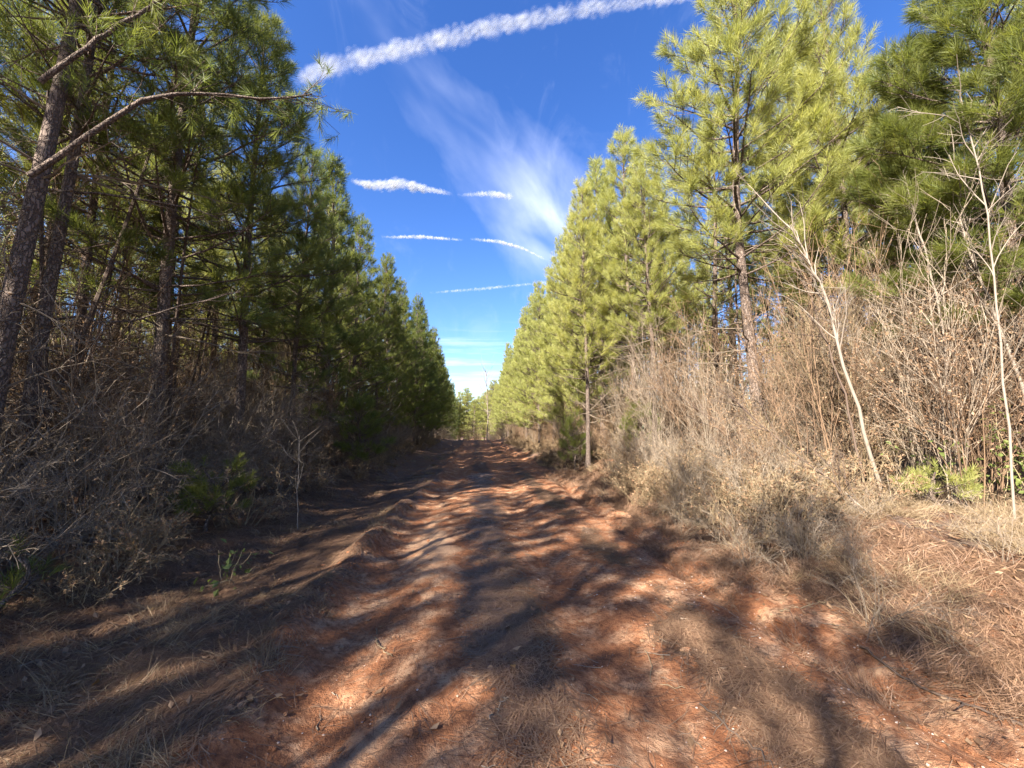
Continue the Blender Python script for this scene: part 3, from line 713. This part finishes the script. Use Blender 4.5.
# leafy vine on the right edge
def vine(x, y, h, label, seed, n=260, w_=0.5):
    r = np.random.default_rng(seed); mb = MB()
    s = np.stack([r.normal(0, .15, 5), r.normal(0, .15, 5), np.zeros(5)], 1)
    P = grow(s, r.normal(0, .25, (5, 3)) + np.array([0, 0, 1]), h * (0.7 + .3 * r.random(5)), 10, 0.22, 0.03, r)
    tubes(mb, P, taper(0.005, 0.003, 5, 11), 4)
    pl, _ = along(P, r.integers(0, 5, n), 0.25 + 0.75 * r.random(n)); pl += r.normal(0, 0.09, (n, 3))
    leafquads(mb, pl, 0.045 + 0.05 * r.random(n), r.random(n), 1, r, 0.3)
    o = mb.build('leafy_vine', [M_TWIG, M_LEAF_GREEN]); o.location = onground(x, y); tag(o, label, 'vine')
p = at(1003, 400, 4.4); vine(p[0], 4.4, 2.0, 'bright green leafy vine climbing beside the crooked right edge sapling', 111)
p = at(232, 548, 4.6); vine(p[0], 4.6, 0.4, 'small green leafy sprout in the shade of the left verge', 112, 45)

# ------------------------------------------------------------------ ground cover
def pick(n, xr, yr, weight, power=1.0):
    out = []; tot = 0
    while tot < n:
        m = n * 2
        y = yr[0] * (yr[1] / yr[0]) ** (rng.random(m) ** power); x = rng.uniform(xr[0], xr[1], m)
        k = rng.random(m) < weight(x, y)
        out.append(np.stack([x[k], y[k]], 1)); tot += k.sum()
    return np.concatenate(out)[:n]
# fallen pine needles
def needle_litter(n):
    P = pick(n, (-4.6, 4.6), (1.0, 14.0), lambda x, y: np.clip(litter_mask(x, y) * 1.2 - 0.30, 0.012, 1) * (0.35 + 0.65 * (fbm(x, y, 3.0, 2, 90) > 0.45)))
    a = rng.normal(0.9, 1.7, n) + (fbm(P[:, 0], P[:, 1], 1.2, 2, 95) - 0.5) * 5
    L = 0.10 + 0.11 * rng.random(n)
    d = np.stack([np.cos(a), np.sin(a)], 1)
    q = np.stack([P - d * L[:, None] / 2, P + rng.normal(0, .006, (n, 2)), P + d * L[:, None] / 2], 1)
    z = height(q[..., 0], q[..., 1]) + 0.003 + np.abs(rng.normal(0, 0.008, (n, 3)))
    Q = np.concatenate([q, z[..., None]], -1)
    wd = (0.0011 + 0.0009 * rng.random(n)) * np.clip(P[:, 1] / 4, 1, 3)
    nn = np.stack([-d[:, 1], d[:, 0], np.zeros(n)], 1) * wd[:, None]
    V = np.stack([Q[:, 0] - nn, Q[:, 0] + nn, Q[:, 1] + nn, Q[:, 1] - nn, Q[:, 2] + nn * .5, Q[:, 2] - nn * .5], 1)
    i = np.arange(n)[:, None] * 6
    mb = MB(); mb.add(V, np.concatenate([i + np.array([[0, 1, 2, 3]]), i + np.array([[3, 2, 4, 5]])]), tint=np.repeat(rng.beta(1.5, 2, n), 6))
    tag(mb.build('needle_litter', M_LITTER), 'brown fallen pine needles strewn over the track and its verges', 'litter', kind='stuff')
needle_litter(230000)
def grass(n, clumps, xr, yr, wfn, hgt, lean, name, label, m, power=1.0, wd=0.0032):
    C = pick(clumps, xr, yr, wfn, power); ci = rng.integers(0, clumps, n)
    vig = 0.5 + 0.7 * rng.random(clumps); la = rng.random(clumps) * 6.28
    xy = C[ci] + rng.normal(0, 0.07, (n, 2)) * vig[ci][:, None]
    b = np.stack([xy[:, 0], xy[:, 1], height(xy[:, 0], xy[:, 1]) - 0.01], 1)
    d = np.stack([rng.normal(0, 0.5, n) + lean * np.cos(la[ci]), rng.normal(0, 0.5, n) + lean * np.sin(la[ci]), np.ones(n) * 0.8], 1)
    L = hgt * vig[ci] * (0.4 + 0.8 * rng.random(n))
    mb = MB(); blades(mb, b, d, L, wd * np.clip(xy[:, 1] / 5, 1, 3), 0.45 * rng.random(n), np.clip(rng.random(clumps)[ci] * .5 + .5 * rng.random(n), 0, 1))
    tag(mb.build(name, m), label, 'grass', kind='stuff')
grass(50000, 1100, (3.0, 8.0), (2.6, 30), lambda x, y: np.clip(fbm(x, y, 0.9, 2, 100) * 2.4 - 0.80, 0, 1) * sst(2.9, 4.3, x), 0.33, 0.8, 'dry_grass', 'straw coloured dry grass covering the sunlit right bank', M_STRAW, 1.2)
grass(17000, 420, (-4.5, -1.2), (1.8, 30), lambda x, y: np.clip(fbm(x, y, 0.8, 2, 110) * 1.8 - 0.5, 0, 1) * 0.9, 0.20, 0.9, 'verge_grass', 'thin dead grass flattened along the shaded left verge', M_STRAW, 1.2, 0.0025)
grass(34000, 650, (2.3, 4.4), (2.0, 14), lambda x, y: np.clip(fbm(x, y, 1.2, 2, 120) * 1.6 - 0.4, 0, 1), 0.22, 0.9, 'bank_grass', 'grey brown matted grass between the track edge and the right bank', M_LITTER, 1.0, 0.003)
# dead leaves
n = 9000
P = pick(n, (-6, 7), (1.3, 16), lambda x, y: np.clip(0.06 + 0.9 * sst(2.2, 3.0, x) + 0.8 * sst(-1.4, -2.6, x), 0, 1))
mb = MB(); leafquads(mb, np.stack([P[:, 0], P[:, 1], height(P[:, 0], P[:, 1]) + 0.012], 1), 0.025 + 0.045 * rng.random(n), rng.random(n), 0, rng, 0.75)
tag(mb.build('leaf_litter', M_DRYLEAF), 'curled dead leaves scattered along both verges', 'litter', kind='stuff')
# gravel
n = 2600
P = pick(n, (-1.6, 3.4), (1.2, 14), lambda x, y: np.clip(0.25 + 0.75 * gau(x, 2.0, 0.7), 0, 1))
oc = np.array([[1, 0, 0], [-1, 0, 0], [0, 1, 0], [0, -1, 0], [0, 0, 1], [0, 0, -1]], float)
of = np.array([[0, 2, 4], [2, 1, 4], [1, 3, 4], [3, 0, 4], [2, 0, 5], [1, 2, 5], [3, 1, 5], [0, 3, 5]])
sz = 0.003 + 0.008 * rng.random(n) ** 3
V = oc[None] * (0.6 + 0.6 * rng.random((n, 6, 1))) * sz[:, None, None] * np.array([1.2, 1.0, 0.7])
V += np.stack([P[:, 0], P[:, 1], height(P[:, 0], P[:, 1]) + sz * 0.3], 1)[:, None, :]
mb = MB(); mb.add(V, t=(np.arange(n)[:, None, None] * 6 + of[None]).reshape(-1, 3), tint=np.repeat(rng.random(n), 6))
tag(mb.build('gravel', M_STONE, smooth=True), 'small pale stones sprinkled over the red clay', 'gravel', kind='stuff')
n = 500
P = pick(n, (-2.0, 3.2), (1.2, 9), lambda x, y: np.clip(0.35 - 0.3 * litter_mask(x, y) + 0.8 * gau(x, 2.5, 0.35) + 0.7 * gau(x, -1.25, 0.3), 0, 1))
CV, CF = None, None
import bmesh
_b = bmesh.new(); bmesh.ops.create_icosphere(_b, subdivisions=2, radius=1)
CV = np.array([q.co[:] for q in _b.verts]); CF = np.array([[q.index for q in f.verts] for f in _b.faces]); _b.free()
sz = 0.006 + 0.022 * rng.random(n) ** 3
V = CV[None] * (1 + 0.22 * rng.normal(0, 1, (n, len(CV), 1))) * sz[:, None, None] * np.stack([0.8 + .6 * rng.random(n), 0.8 + .6 * rng.random(n), 0.5 + .3 * rng.random(n)], 1)[:, None, :]
V += np.stack([P[:, 0], P[:, 1], height(P[:, 0], P[:, 1]) + sz * 0.25], 1)[:, None, :]
mb = MB(); mb.add(V, t=(np.arange(n)[:, None, None] * len(CV) + CF[None]).reshape(-1, 3))
co = mb.build('clay_clods', M_GROUND); tag(co, 'loose crumbs of red clay broken from the track edges', 'clods', kind='stuff')
n = 1500
P = pick(n, (-5, 6), (1.2, 14), lambda x, y: 0.25 + 0.75 * litter_mask(x, y))
a = rng.random(n) * 6.28; L = 0.04 + 0.22 * rng.random(n) ** 2
q = P[:, None, :] + (np.linspace(-.5, .5, 5)[None, :, None] * L[:, None, None]) * np.stack([np.cos(a), np.sin(a)], 1)[:, None, :] + rng.normal(0, .006, (n, 5, 2))
Q = np.concatenate([q, (height(q[..., 0], q[..., 1]) + 0.006)[..., None]], -1)
mb = MB(); tubes(mb, Q, taper(0.0015 + 0.003 * rng.random(n), 0.001, n, 5), 4, rng.random(n))
tag(mb.build('twig_litter', M_TWIG_GREY), 'small broken twigs strewn over the litter', 'litter', kind='stuff')
# fallen sticks
def ground_stick(pix, r0, m, label, seed, nb=0, lift=0.012):
    pts = []
    for px, py in pix:
        d = ray(px, py); s = 1.0
        for _ in range(14):
            p = CAM + d * s; s *= (CAM[2] - float(H(p[0], p[1]))) / max(1e-6, CAM[2] - p[2])
        p = CAM + d * s; pts.append((p[0], p[1], float(H(p[0], p[1])) + lift))
    return stem_thing('fallen_stick', pts, r0, r0 * 0.6, m, label, 'stick', nb, 0.15, seed, 0, 0.6, None, 0)
ground_stick([(700, 706), (730, 730), (755, 750), (778, 772)], 0.008, M_DARKSTEM, 'straight dark stick lying at the bottom of the track right of its middle', 31)
ground_stick([(376, 630), (376, 643), (383, 652), (392, 658)], 0.006, M_TWIG, 'small crooked stick left of the dark middle strip of the track', 32)
ground_stick([(645, 652), (651, 665), (648, 683), (672, 690), (685, 690)], 0.004, M_TWIG, 'thin bent twig on the sunlit right wheel track', 33)
ground_stick([(862, 664), (890, 683), (925, 695), (975, 708), (1024, 728)], 0.012, M_DARKSTEM, 'dark half buried branch along the right edge of the track', 34, 5)
ground_stick([(490, 722), (500, 707), (508, 700)], 0.004, M_PALE, 'short pale twig on the needles near the bottom middle', 35)
ground_stick([(780, 612), (808, 607), (826, 603)], 0.006, M_TWIG, 'short brown stick at the foot of the right grass', 36)

# ------------------------------------------------------------------ contrails
def contrail_mat():
    m, n, out = mat('contrail_vapour')
    lw = n.new('ShaderNodeLayerWeight'); lw.inputs['Blend'].default_value = 0.5
    soft = n.math('POWER', n.math('SUBTRACT', 1.0, lw.outputs['Facing'], clamp=True), 2.6)
    f = n.math('MULTIPLY', soft, n.attr('tint'))
    d = n.new('ShaderNodeBsdfDiffuse'); d.inputs[0].default_value = (0.62, 0.63, 0.66, 1)
    tr = n.new('ShaderNodeBsdfTranslucent'); tr.inputs[0].default_value = (0.62, 0.63, 0.66, 1)
    mm = n.new('ShaderNodeMixShader'); mm.inputs[0].default_value = 0.45; n.l.new(d.outputs[0], mm.inputs[1]); n.l.new(tr.outputs[0], mm.inputs[2])
    tp = n.new('ShaderNodeBsdfTransparent'); mx = n.new('ShaderNodeMixShader')
    n.put(mx.inputs[0], f); n.l.new(tp.outputs[0], mx.inputs[1]); n.l.new(mm.outputs[0], mx.inputs[2]); n.l.new(mx.outputs[0], out.inputs[0])
    return m
M_VAP = contrail_mat()
def ico(sub):
    import bmesh
    bm = bmesh.new(); bmesh.ops.create_icosphere(bm, subdivisions=sub, radius=1)
    v = np.array([x.co[:] for x in bm.verts]); f = np.array([[x.index for x in fc.verts] for fc in bm.faces]); bm.free(); return v, f
IV, IF = ico(3)
def contrail(pix, wpx, n, dens, label, seed, alt=1600.0):
    """a chain of vapour puffs at one flight level; wpx = half widths in pixels along it"""
    r = np.random.default_rng(seed); mb = MB()
    P = []; Wd = []
    for (px, py), wp in zip(pix, wpx):
        d = ray(px, py); s = alt / d[2]; P.append(CAM + d * s); Wd.append(wp / F_PX * s * (d @ fw))
    P = np.array(P); Wd = np.array(Wd)
    tS = np.sort(r.random(n)) * (len(P) - 1)
    lump = vnoise(tS * 9.0 + seed * 7, tS * 0, 33); lump2 = vnoise(tS * 31.0 + seed * 3, tS * 0, 34)
    c = np.stack([np.interp(tS, np.arange(len(P)), P[:, k]) for k in range(3)], 1); wd = np.interp(tS, np.arange(len(P)), Wd) * (0.85 + 0.3 * lump)
    rr = r.random(n) ** 0.6
    c += unit(r.normal(0, 1, (n, 3))) * (wd * 0.66 * rr)[:, None]
    rad = wd * (0.32 + 0.36 * r.random(n)) * (1.2 - 0.5 * rr)
    ends = np.clip(np.minimum(tS, len(P) - 1 - tS) / 0.55, 0.12, 1)
    dens = dens * (0.35 + 1.1 * lump2) * ends
    o0 = P.mean(0)
    V = IV[None] * rad[:, None, None] * (1 + 0.012 * r.normal(0, 1, (n, len(IV), 1))) + (c - o0)[:, None, :]
    mb.add(V, t=(np.arange(n)[:, None, None] * len(IV) + IF[None]).reshape(-1, 3), tint=np.repeat(np.clip(dens * (0.5 + 0.6 * r.random(n)), 0, 1), len(IV)))
    o = mb.build('contrail', M_VAP, None, True); o.location = o0
    tag(o, label, 'contrail')
contrail([(296, 82), (330, 66), (400, 50), (470, 32), (540, 18), (600, 7), (680, -4), (740, -14)], [7, 12, 11, 11, 10, 9, 8, 8], 1100, 0.06, 'widest white contrail slanting across the top of the sky', 1)
contrail([(352, 181), (372, 186), (400, 184), (425, 189), (452, 194)], [3, 6, 7.5, 5, 2.5], 520, 0.12, 'puffy short white contrail left of the cirrus veil', 2)
contrail([(458, 195), (490, 194), (515, 197)], [2, 4, 5], 260, 0.11, 'white contrail fragment running into the cirrus veil', 3)
contrail([(382, 237), (420, 237), (463, 240)], [1.8, 2.8, 1.6], 420, 0.2, 'thin level white contrail below the puffy one', 4)
contrail([(471, 239), (500, 242), (522, 248), (546, 260)], [1.8, 2.8, 2.2, 1.6], 420, 0.17, 'small contrail curving down towards the pointed right pine', 5)
contrail([(430, 293), (480, 289), (540, 283), (580, 279)], [1.9, 2.2, 2.0, 1.8], 700, 0.07, 'faint lowest contrail just above the far treetops', 6)
